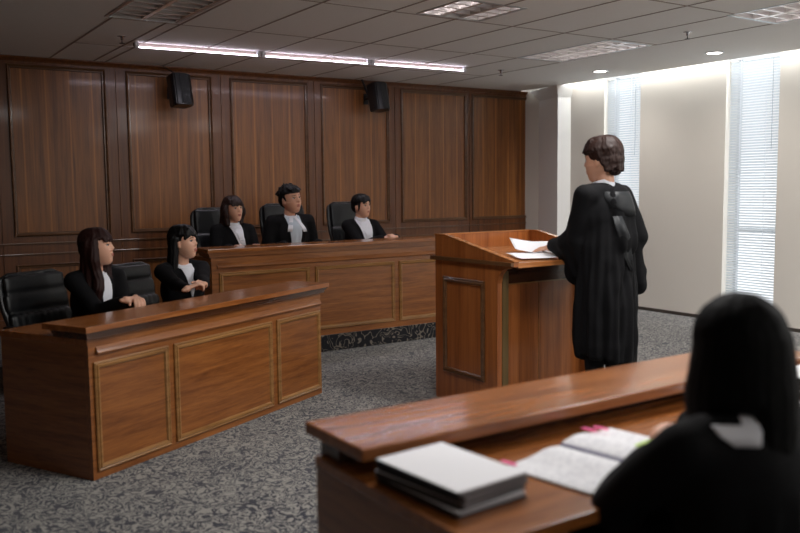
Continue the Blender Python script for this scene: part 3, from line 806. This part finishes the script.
    if robe or wear.get('long'):
        if sit:
            for s, hp, kn, an in legs: cap(bm, hp, kn, .11, .095); cap(bm, kn, an+Vector((0, 0, .12)), .095, .10)
            cap(bm, pe+Vector((0, .1, -.02)), pe+Vector((0, .38, -.02)), .12, .11)
        else:
            zz = [wear['hem'], wear['hem']+.12, T*.40, T*.52, T*.62, zs-.12]
            rr = [(.195, .165), (.205, .175), (.2, .17), (.19, .15), (.18, .135), (.16, .11)]
            rings = []
            for z, (a, b2) in zip(zz, rr):
                rings.append([bm.verts.new((a*math.cos(2*PI*j/28), b2*math.sin(2*PI*j/28)+lean*.3-.01, z+(.06*math.cos(2*PI*j/28-PI) if z == zz[0] else 0))) for j in range(28)])
            for p_, q_ in zip(rings, rings[1:]):
                for j in range(28): bm.faces.new((p_[j], p_[(j+1) % 28], q_[(j+1) % 28], q_[j]))
            bm.faces.new(rings[0][::-1]); bm.faces.new(rings[-1])
    if wear.get('extra'): wear['extra'](bm, arms)
    amp = .014 if robe else .005
    ztop = zs-.05
    fz = (lambda c, nrm: fold(c, amp, 9, ztop, .5)+noise.noise(c*9)*.006) if robe else (lambda c, nrm: noise.noise(c*10)*.007)
    tb = bmesh.new()      # torso alone, so that shirt fronts lie under the arms
    for c, r in tors: ell(tb, c, (r[0]+G, r[1]+G, r[2]+G))
    cap(tb, pe, ch, .12*k+G, .13*k+G, .72, (0, 1, 0))
    for s, S_, E_, W_, dd, nn, h in arms:
        cap(tb, ch+Vector((s*.07, 0, .11)), S_, .062*k+G*.6, .050*k+G*.5)
        cap(tb, nb+Vector((s*.035, -.022, -.038)), S_+Vector((-s*.03, 0, .010)), .050+G*.4, .046+G*.4)
    tb = remesh(tb, .011, 5, fz); tbvh = BVHTree.FromBMesh(tb); tb.free()
    gm = remesh(bm, .011, 5, fz)
    gm.normal_update(); bvh = BVHTree.FromBMesh(gm)
    gar = obj('robe' if robe else 'jacket', gm, M['robe' if robe else 'suit'], root, True)
    if not (robe and not sit):
        pass
    # trousers / skirt and shoes
    bm = bmesh.new()
    for s, hp, kn, an in legs:
        cap(bm, hp, kn, .092, .068); cap(bm, kn, an+Vector((0, 0, .02 if not fem or not sit else .2)), .066, .05)
    ell(bm, pe, (.175*k, .13, .12))
    obj('trousers' if not (fem and sit) else 'skirt', remesh(bm, .014, 3), M['suit'], root, True)
    for s, hp, kn, an in legs:
        bm = bmesh.new(); cap(bm, an-Vector((0, .035, .042)), an+Vector((0, .15, -.050)), .043, .034)
        ell(bm, an+Vector((0, -.0, -.02)), (.042, .055, .045)); obj('shoe', remesh(bm, .01, 3), M['shoe'], root, True)
    # collar ring
    colr = bmesh.new()
    mtx = Matrix.Translation(nb+Vector((0, .004, -.030))) @ Matrix.Rotation(R(-14), 4, 'X')
    hgt = wear.get('collar_h', .05); cr = .060*k+wear.get('collar_r', 0)
    lathe(colr, [(cr+.012, -.012), (cr+.010, hgt*.5), (cr+.002, hgt), (cr-.006, hgt-.002), (cr-.004, 0)], 26, mtx, 1, 1.0)
    obj('shirt_collar', colr, M['shirt'], root, True)
    # --- patches on the garment front
    if wear.get('v'):
        rows = []; v0, v1, wd = wear['v']   # top z offset, bottom z offset, half width at top
        for i in range(31):
            f = i/30; z = K-v0-(v1-v0)*f
            hw = max(.004, wd*(1-f**1.3*wear.get('vt', 1)))
            rows.append((z, -hw+wear.get('vx', 0)*f, hw+wear.get('vx', 0)*f))
        patch(tbvh, rows, 24, (0, -1, 0), .005, M[wear.get('vm', 'shirt')], 'shirt_front', root, None, .003, lean+.205)
    for nm, rows, mm in wear.get('tabs', []):
        patch(tbvh, [(K-z, a, b2) for z, a, b2 in rows], 6, (0, -1, 0), .010, M[mm], nm, root, None, .004, lean+.205)
    for nm, rows, mm in wear.get('back', []):
        patch(bvh, [(K-z, a, b2) for z, a, b2 in rows], 12, (0, 1, 0), .007, M[mm], nm, root, None, .003)
    # --- hair
    bm = bmesh.new(); hairstyle(bm, hm, root, T)
    obj('hair', remesh(bm, .006, 3, lambda c, nrm: strands(c, nrm, wear.get('hair_amp', .003))), M[hairm], root, True)
    return root

def cranium(bm, hm, g=.012, y=-.026, zl=.052):
    rings = []
    for i in range(13):
        t_ = i/12; z = .114+(zl-.114)*t_; w_, f_, b_ = hprof(z); ring = []
        gg = g+.003
        for k in range(40):
            a = 2*PI*k/40; c, s_ = math.sin(a), math.cos(a)
            ring.append(bm.verts.new(hm @ Vector(((w_+gg)*math.copysign(abs(c)**.87, c), (f_+b_)/2+((f_-b_)/2+gg)*math.copysign(abs(s_)**.87, s_), z+g*(1-t_)))))
        rings.append(ring)
    for p, q in zip(rings, rings[1:]):
        for k in range(40): bm.faces.new((p[k], p[(k+1) % 40], q[(k+1) % 40], q[k]))
    bm.faces.new(rings[0][::-1]); bm.faces.new(rings[-1])
    ell(bm, (0, y, .040), (.072+g, .082+g, .078+g*.9), hm)
    ell(bm, (0, -.055, .0), (.064+g, .05+g, .07), hm)
def hair_long(side_len, fringe=True, over_ear=True, back_len=None, wavy=0, fwd=.0, width=.03, sides=(1, 1), vol=1.0):
    def f(bm, hm, root, T):
        cranium(bm, hm, .014*vol)
        if fringe: 
            for j in range(9):
                x = -.056+.014*j; cap(bm, (x*.8, .060-.3*abs(x), .085), (x*1.08, .086-4.2*x*x, .036+.006*math.sin(j*2.3)), .016, .008, .8, (0, 1, 0), hm)
        else:
            for j in range(8):   # parted at one side and swept across
                x = .030-.013*j; cap(bm, (.028+x*.15, .058, .092), (x-.012, .086-4.2*(x-.012)**2, .045-.25*abs(x-.03)), .014, .007, .8, (0, 1, 0), hm)
            for j in range(3): cap(bm, (.034, .056, .09), (.045+.012*j, .072-.012*j, .045-.01*j), .014, .008, mtx=hm)
        bl = back_len or side_len
        # back curtain, hanging vertically from the head whatever its tilt
        for i, x in enumerate((-.065, -.035, 0, .035, .065)):
            a = hm @ Vector((x, -.06+.5*abs(x)**1.1*.6, .02)); b2 = a+Vector((x*.25, -.02, -bl)); 
            cap(bm, a, b2, .036, .030)
        for s, on in ((-1, sides[0]), (1, sides[1])):
            if not on: continue
            a = hm @ Vector((s*.072, .005 if over_ear else -.03, .045)); p = a; 
            n = 6
            for j in range(n):
                q_ = a+Vector((s*(.012+.010*math.sin(j*1.7*wavy)), fwd*(j+1)/n+.010*math.sin(j*2.1*wavy), -side_len*(j+1)/n))
                cap(bm, p, q_, width*(.8+.25*(j > 0)), width*(.8 if j == n-1 else 1.05), .9); p = q_
            a = hm @ Vector((s*.07, -.035, .03)); cap(bm, a, a+Vector((s*.012, fwd*.5, -side_len*.95)), .036, .028)
    return f
def hair_tied(bm, hm, root, T):   # swept side fringe, tied back
    cranium(bm, hm, .012)
    for s in (-1, 1):
        cap(bm, (s*.05, .035, .085), (s*.073, .032, .01), .018, .010, .7, (1, 0, 0), hm); cap(bm, (s*.073, .03, .02), (s*.074, .022, -.04), .010, .006, mtx=hm)
    for j in range(10):
        x = .058-.0125*j; cap(bm, (-.032+.1*x, .056, .094), (x, .087-4.2*x*x, .058-.4*max(0, x)), .014, .007, .8, (0, 1, 0), hm)
    for j in range(3): cap(bm, (-.036, .054, .09), (-.048-.010*j, .072-.010*j, .04-.012*j), .013, .008, mtx=hm)
    ell(bm, (0, -.105, -.01), (.034, .028, .036), hm)
def hair_short(tuft, seed=1, front=.052, sideburn=True):
    def f(bm, hm, root, T):
        rnd = random.Random(seed); cranium(bm, hm, .010)
        for i in range(90):
            u = rnd.uniform(-1, 1); v = rnd.uniform(-1, 1)
            th = u*PI*.95; ph = R(12)+abs(v)*R(78)
            n_ = Vector((math.sin(ph)*math.sin(th), -math.sin(ph)*math.cos(th), math.cos(ph)))
            if n_.y > .35 and n_.z < front*10: continue
            p = Vector((n_.x*.078, -.026+n_.y*.088, .036+n_.z*.084))
            d = (n_*.6+Vector((rnd.uniform(-.5, .5), rnd.uniform(-.2, .7), rnd.uniform(-.5, .4)))).normalized()
            cap(bm, p-n_*.008, p+d*tuft*rnd.uniform(.6, 1.1), .013, .005, mtx=hm, seg=7)
        for j in range(12):
            x = -.055+.01*j; cap(bm, (x*.9, .045-.3*abs(x), .10), (x*1.05+rnd.uniform(-.008, .008), .083-4*x*x, .072+rnd.uniform(-.010, .018)), .015, .006, mtx=hm, seg=7)
        if sideburn:
            for s in (-1, 1): cap(bm, (s*.074, .0, .03), (s*.074, .02, -.005), .012, .006, mtx=hm)
        ell(bm, (0, -.07, -.03), (.055, .03, .03), hm)
    return f

def hair_bowl(bm, hm, root, T):
    cranium(bm, hm, .020)
    rnd = random.Random(4)
    ell(bm, (0, -.062, -.005), (.075, .055, .062), hm); ell(bm, (0, -.072, -.055), (.052, .034, .034), hm)
    for i in range(70):
        a = -PI+2*PI*i/70; r = Vector((math.sin(a), math.cos(a)*1.14-.28, 0))
        if r.y > .0:
            p0 = Vector((r.x*.062, r.y*.062-.0, .09)); p1 = Vector((r.x*.083, min(.082, r.y*.094), .045+rnd.uniform(-.012, .008)))
        else:
            p0 = Vector((r.x*.075, r.y*.075, .06)); p1 = Vector((r.x*.084, r.y*.080, -.03+rnd.uniform(-.02, .01)-.02*(r.y < -.6)))
            if r.y > -.35: p1.z = .012+rnd.uniform(-.01, .01)
        cap(bm, p0, p1, .017, .006, mtx=hm, seg=7)
    for x in (-.055, -.035, -.012, .012, .035, .055):
        cap(bm, (x, .02, .10), (x*1.15, .082-.4*abs(x), .045+rnd.uniform(-.01, .008)), .026, .011, mtx=hm)
PZ = .145
ROBE = lambda **k: dict(type='robe', **k)
down = (0, 0, 1)
# three judges
yj = 7.15
person((2.93, yj, PZ), 178, 'woman judge with brown shoulder length hair and white bib, left end of the bench', 1.358-PZ, True, True,
       ROBE(v=(.275, .50, .062), vt=.8, vx=-.03, tabs=[('neck_band', [(.27, -.05, .03), (.33, -.055, .02), (.40, -.055, .0), (.435, -.05, -.005)], 'shirt'), ('neck_band', [(.27, -.03, .05), (.34, -.04, .03), (.42, -.06, .0), (.49, -.07, -.035)], 'shirt')], collar_h=.06, droop=0),
       hair_long(.17, True, True, .17, .6, .01, .028), 'hair_brown', (-12, 2, 4), .05,
       [dict(w=(3.03, 6.90, .90)), dict(w=(2.80, 6.90, .90))])
person((3.50, yj, PZ), 180, 'man judge in black robe with two white neck bands, middle of the bench', 1.456-PZ, False, True,
       ROBE(v=(.29, .62, .075), vt=.55, vm='grey_shirt', tabs=[('neck_band', [(.295, -.005, .03), (.33, .015, .05), (.40, .035, .078), (.435, .045, .085)], 'shirt'), ('neck_band', [(.295, -.03, .005), (.34, -.06, -.02), (.40, -.105, -.055), (.44, -.125, -.075)], 'shirt')], collar_h=.042),
       hair_short(.026, 3), 'hair_black', (-16, 3, 6), .03,
       [dict(w=(3.68, 6.93, .90)), dict(w=(3.33, 6.93, .90))], 'skin2')
person((4.27, yj, PZ), 176, 'woman judge with tied black hair and high white ruffle, right end of the bench', 1.358-PZ, True, True,
       ROBE(v=(.262, .56, .085), vt=.72, vx=-.01, collar_h=.065, tabs=[('neck_ruffle', [(.255, -.075, .06), (.29, -.08, .07), (.33, -.06, .06), (.42, -.045, .03), (.53, -.03, .01)], 'shirt')]),
       hair_tied, 'hair_black', (-14, 0, 5), .04,
       [dict(w=(4.47, 6.84, .935), d=(-.5, -.4, .2), n=(.3, -.3, .9), curl=(45, 55)), dict(w=(4.33, 6.86, .92), d=(.6, -.3, .2), n=(0, -.5, .8), curl=(40, 50))])
for x, y, lb, top in ((2.92, 7.20, 'high back black leather chair of the left woman judge', 1.12), (3.62, 7.22, 'high back black leather chair of the man judge in the middle', 1.145), (4.35, 7.20, 'high back black leather chair of the right woman judge', 1.15)):
    chair((x, y, PZ), PI, lb, top, .44, 'high back chairs behind the bench', True)

# two women at the angled counter
uu = Vector((.886, .464, 0)); vv = Vector((-.464, .886, 0)); A0 = Vector((.951, 4.192, 0))
def lp(u, v, z): return A0+uu*u+vv*v+Vector((0, 0, z))
w1 = lp(.79, .80, 0); w2 = lp(1.53, .80, 0)
hp1 = lp(.76, .39, .79); hp2 = lp(1.23, .39, .80)
person(w1, 156, 'woman in black suit with long wavy auburn hair at the angled counter', 1.195, True, True,
       dict(type='jacket', v=(.30, .62, .046), vt=.85, vx=.01, collar_h=.022, collar_r=.006, hair_amp=.0025),
       hair_long(.34, True, True, .24, 1.0, .05, .032), 'hair_red', (-34, 6, 0), .07,
       [dict(w=hp1+uu*-.02+vv*.06, d=-vv*.9-uu*.5, n=(0, 0, 1), curl=(35, 45), cuff=.02, pole=(0, -.2, -1)), dict(w=hp1+uu*-.10+vv*.05, d=-vv*.5+uu*.9, n=(0, -.3, 1), curl=(30, 50), cuff=.02, pole=(0, -.2, -1))])
person(w2, 166, 'woman in black suit with black hair and clasped hands at the angled counter', 1.18, True, True,
       dict(type='jacket', v=(.30, .52, .050), vt=.9, collar_h=.022, collar_r=.006),
       hair_long(.24, False, False, .26, 0, -.02, .026), 'hair_black', (-28, 3, 0), .06,
       [dict(w=hp2+uu*.09+vv*.05, d=-vv*.45-uu*.8+Vector((0, 0, .35)), n=(.4, 0, 1), curl=(40, 50), cuff=.02, pole=(0, -.2, -1)), dict(w=hp2+uu*-.07+vv*.05, d=-vv*.45+uu*.85+Vector((0, 0, .35)), n=(-.4, 0, 1), curl=(40, 50), cuff=.02, pole=(0, -.2, -1))])
c1 = lp(.66, .90, 0); c2 = lp(1.45, .94, 0)
chair((c1.x, c1.y, 0), U+PI, 'black leather office chair at the far left, behind the auburn haired woman', .94, .42, 'office chairs at the angled counter')
chair((c2.x, c2.y, 0), U+PI, 'black leather office chair between the two women at the angled counter', .92, .42, 'office chairs at the angled counter')

# standing advocate
def extra_robe(bm, arms):
    s, S_, E_, W_, dd, nn, h = arms[1]
    # right sleeve hangs wide beside the body
    cap(bm, S_+Vector((.0, -.01, -.05)), Vector((.265, -.03, .80)), .075, .085, .8, (1, 0, 0)); cap(bm, Vector((.265, -.03, .86)), Vector((.225, .0, .74)), .085, .06, .7, (1, 0, 0))
    s, S_, E_, W_, dd, nn, h = arms[0]
    cap(bm, E_+Vector((0, 0, 0)), E_+Vector((.07, .02, -.20)), .075, .075, .75, (1, 0, 0))
    cap(bm, Vector((.0, -.10, 1.33)), Vector((.03, -.13, 1.10)), .10, .10, .4, (0, 1, 0))
person((3.875, 3.64, 0), -6, 'man in long black gown standing at the podium, back turned, holding papers', 1.706, False, False,
       ROBE(hem=.33, collar_h=.06, extra=extra_robe, back=[
           ('yoke', [(.325, -.10, .11), (.36, -.11, .125), (.42, -.10, .125), (.47, -.02, .125)], 'robe_sheen'),
           ('hood', [(.47, -.09, -.05), (.58, -.07, .0), (.72, -.02, .06), (.80, .03, .08)], 'robe_sheen')]),
       hair_bowl, 'hair_brown', (-14, -6, 0), .03,
       [dict(w=(3.73, 3.93, 1.03), d=(-.25, .6, -.12), n=(-.2, 0, 1), curl=(20, 30), cuff=.05, pole=(-.25, -.7, -1), droop=.05), dict(w=None, rel=(.06, .03, -.50), pole=(.5, -1, 0), n=(1, 0, 0), curl=(20, 20), cuff=-.02, droop=0)], 'skin2')

# woman in the foreground seen from behind
def hair_fg(bm, hm, root, T):
    ell(bm, (0, -.016, .028), (.094, .108, .100), hm)
    n = 22
    for i in range(n):
        a = -PI*.82+PI*1.64*i/(n-1)
        x, y = math.sin(a), -math.cos(a)
        p0 = hm @ Vector((x*.066, -.022+y*.078, .022))
        gap = -1.5 < a < -.45
        ln = .17 if gap else .40
        p1 = p0+Vector((x*.016, y*.020, -.12)); p2 = p0+Vector((x*.006, y*.026-.01, -ln+.05))
        cap(bm, p0, p1, .030, .029); cap(bm, p1, p2, .029, .012 if gap else .020)
        if a > -.5 and a < 1.9: cap(bm, p2, p2+Vector((.01, -.015, -.12)), .024, .016)
t = person((1.60, 1.11, 0), 10, 'woman in black gown with long black hair seen from behind in the foreground', 1.185, True, True,
       ROBE(collar_h=.11, collar_r=.014, hair_amp=.0012, back=[('collar_flap', [(.27, -.11, -.03), (.29, -.13, -.035), (.31, -.125, -.045), (.33, -.10, -.055)], 'shirt')]), hair_fg, 'hair_matte', (-8, -6, 0), .07,
       [dict(w=(1.64, 1.33, .765), d=(.8, .5, -.05), n=(0, 0, 1), curl=(15, 25), cuff=.05, pole=(-.8, -.1, -.5), droop=.05), dict(w=(1.95, 1.49, .745), d=(-.95, .25, 0), n=(0, 0, 1), curl=(20, 25), cuff=.02, pole=(1, -.2, -.4), droop=.03)])
chair((1.68, 1.0, 0), R(-8), 'black leather office chair under the woman in the near foreground', .86, .42, 'foreground office chair')

# ---------------------------------------------------------------- documents
def bound_doc(x, y, z, rz, label, h=.0146, group='bound documents stacked on the near counter', w=.21, l=.297):
    t = empty('bound_document', (x, y, z), rz, label, 'document', group)
    g = bmesh.new(); box(g, -w/2+.012, w/2, -l/2, l/2, .0045, h-.0015); obj('pages', g, M['pages'], t)
    obj('back_cover', bx(-w/2, w/2+.003, -l/2-.003, l/2+.003, .0, .0042), M['binder'], t)
    obj('front_cover', bx(-w/2, w/2+.001, -l/2-.001, l/2+.001, h-.0012, h), M['paper'], t)
    obj('spine_strip', bx(-w/2-.0005, -w/2+.0115, -l/2, l/2, .0043, h-.0016), M['binder'], t)
    g = bmesh.new()
    for k in range(30): 
        yy = -l/2+.008+(l-.016)*k/29
        tube(g, [(-w/2+.010+.013*math.cos(a_), yy, h/2+(h/2-.0025)*math.sin(a_)) for a_ in [R(v) for v in range(60, 301, 40)]], .0022, 5)
    obj('comb_binding', g, M['binder'], t)
    return t
pos = ['bottom of its stack', 'second from bottom of its stack', 'second from top of its stack', 'top of its stack']
for k in range(4):
    bound_doc(1.172+.004*((k*7) % 3-1), 1.573+.004*((k*5) % 3-1), .7008+k*.0150, R(5+1.2*((k*3) % 4-1.5)), 'comb bound document left of the open pages, '+pos[k])
for k in range(4):
    bound_doc(2.79+.004*((k*5) % 3-1), 1.585+.004*((k*7) % 3-1), .7008+k*.0150, R(-4+1.5*((k*3) % 4-1.5)), 'comb bound document right of the foreground woman, '+pos[k], group='bound documents stacked right of the foreground woman')
def sheet(name, loc, rz, label, w, l, curl=None, thick=.0012, m='paper', group=None, mtx=None):
    bm = bmesh.new(); n = 12; V = []
    for i in range(n+1):
        for j in range(n+1):
            x = -w/2+w*i/n; y = -l/2+l*j/n; z = curl(x, y) if curl else 0; v = Vector((x, y, z))
            V.append(bm.verts.new(mtx @ v if mtx else v))
    for i in range(n):
        for j in range(n): bm.faces.new((V[i*(n+1)+j], V[(i+1)*(n+1)+j], V[(i+1)*(n+1)+j+1], V[i*(n+1)+j+1]))
    ex = bmesh.ops.extrude_face_region(bm, geom=bm.faces[:])
    for v in [e for e in ex['geom'] if isinstance(e, bmesh.types.BMVert)]: v.co.z += thick
    o = obj(name, bm, M[m], None, True, loc, (0, 0, rz))
    if label: tag(o, label, 'paper', group)
    return o
# open spiral document in front of the foreground woman
t = empty('open_document', (1.628, 1.50, .7008), R(9), 'open ring bound document with pink tabs and green note by the foreground woman', 'document')
def page(x0, x1, zf, name, m):
    bm = bmesh.new(); n = 10; V = []
    for i in range(n+1):
        for j in range(2):
            x = x0+(x1-x0)*i/n; V.append(bm.verts.new((x, -.145+.29*j, zf(abs(x)))))
    for i in range(n): bm.faces.new((V[2*i], V[2*i+2], V[2*i+3], V[2*i+1]))
    ex = bmesh.ops.extrude_face_region(bm, geom=bm.faces[:])
    for v in [e for e in ex['geom'] if isinstance(e, bmesh.types.BMVert)]: v.co.z = 0.0003
    return obj(name, bm, m, t)
page(-.235, -.006, lambda x: .006+.010*math.exp(-((x-.06)/.06)**2), 'left_page', M['pagetext'])
page(.006, .235, lambda x: .012+.014*math.exp(-((x-.07)/.07)**2), 'right_page', M['pagetext'])
g = bmesh.new(); tube(g, [(0, -.145, .010), (0, .145, .010)], .007, 8); obj('ring_binding', g, M['spine'], t)
for (x, y) in ((.135, .135), (.17, .120), (-.212, -.0+.14)):
    obj('sticky_tab', bx(x-.007, x+.007, y-.012, y+.035, .026 if x > 0 else .008, .0275 if x > 0 else .0095), M['pink'], t)
obj('green_note', bx(.10, .2, -.125, -.02, .0255, .0262), M['green'], t)
# loose sheet on the right of the foreground counter
sheet('paper_sheet', (2.50, 1.50, .7006), R(-10), 'white sheet lying right of the foreground woman', .21, .297)
# papers on the podium
slope = math.atan2(.038, .764)
def podz(y): return .962+(y-3.785)*.0497
sheet('paper_sheet', (3.62, 3.94, podz(3.94)+.003), R(74), 'white sheets lying flat on the podium top', .23, .31, lambda x, y: .004*math.sin(x*20)+.006+.004*abs(y)+.05*(x+.115), thick=.003)
sheet('paper_sheet', (3.74, 4.06, podz(4.06)+.006), R(62), 'curled white sheet lifted by the advocate on the podium', .23, .31, lambda x, y: .010+.50*max(0, x+.06)**1.2+.25*max(0, y)**1.2)
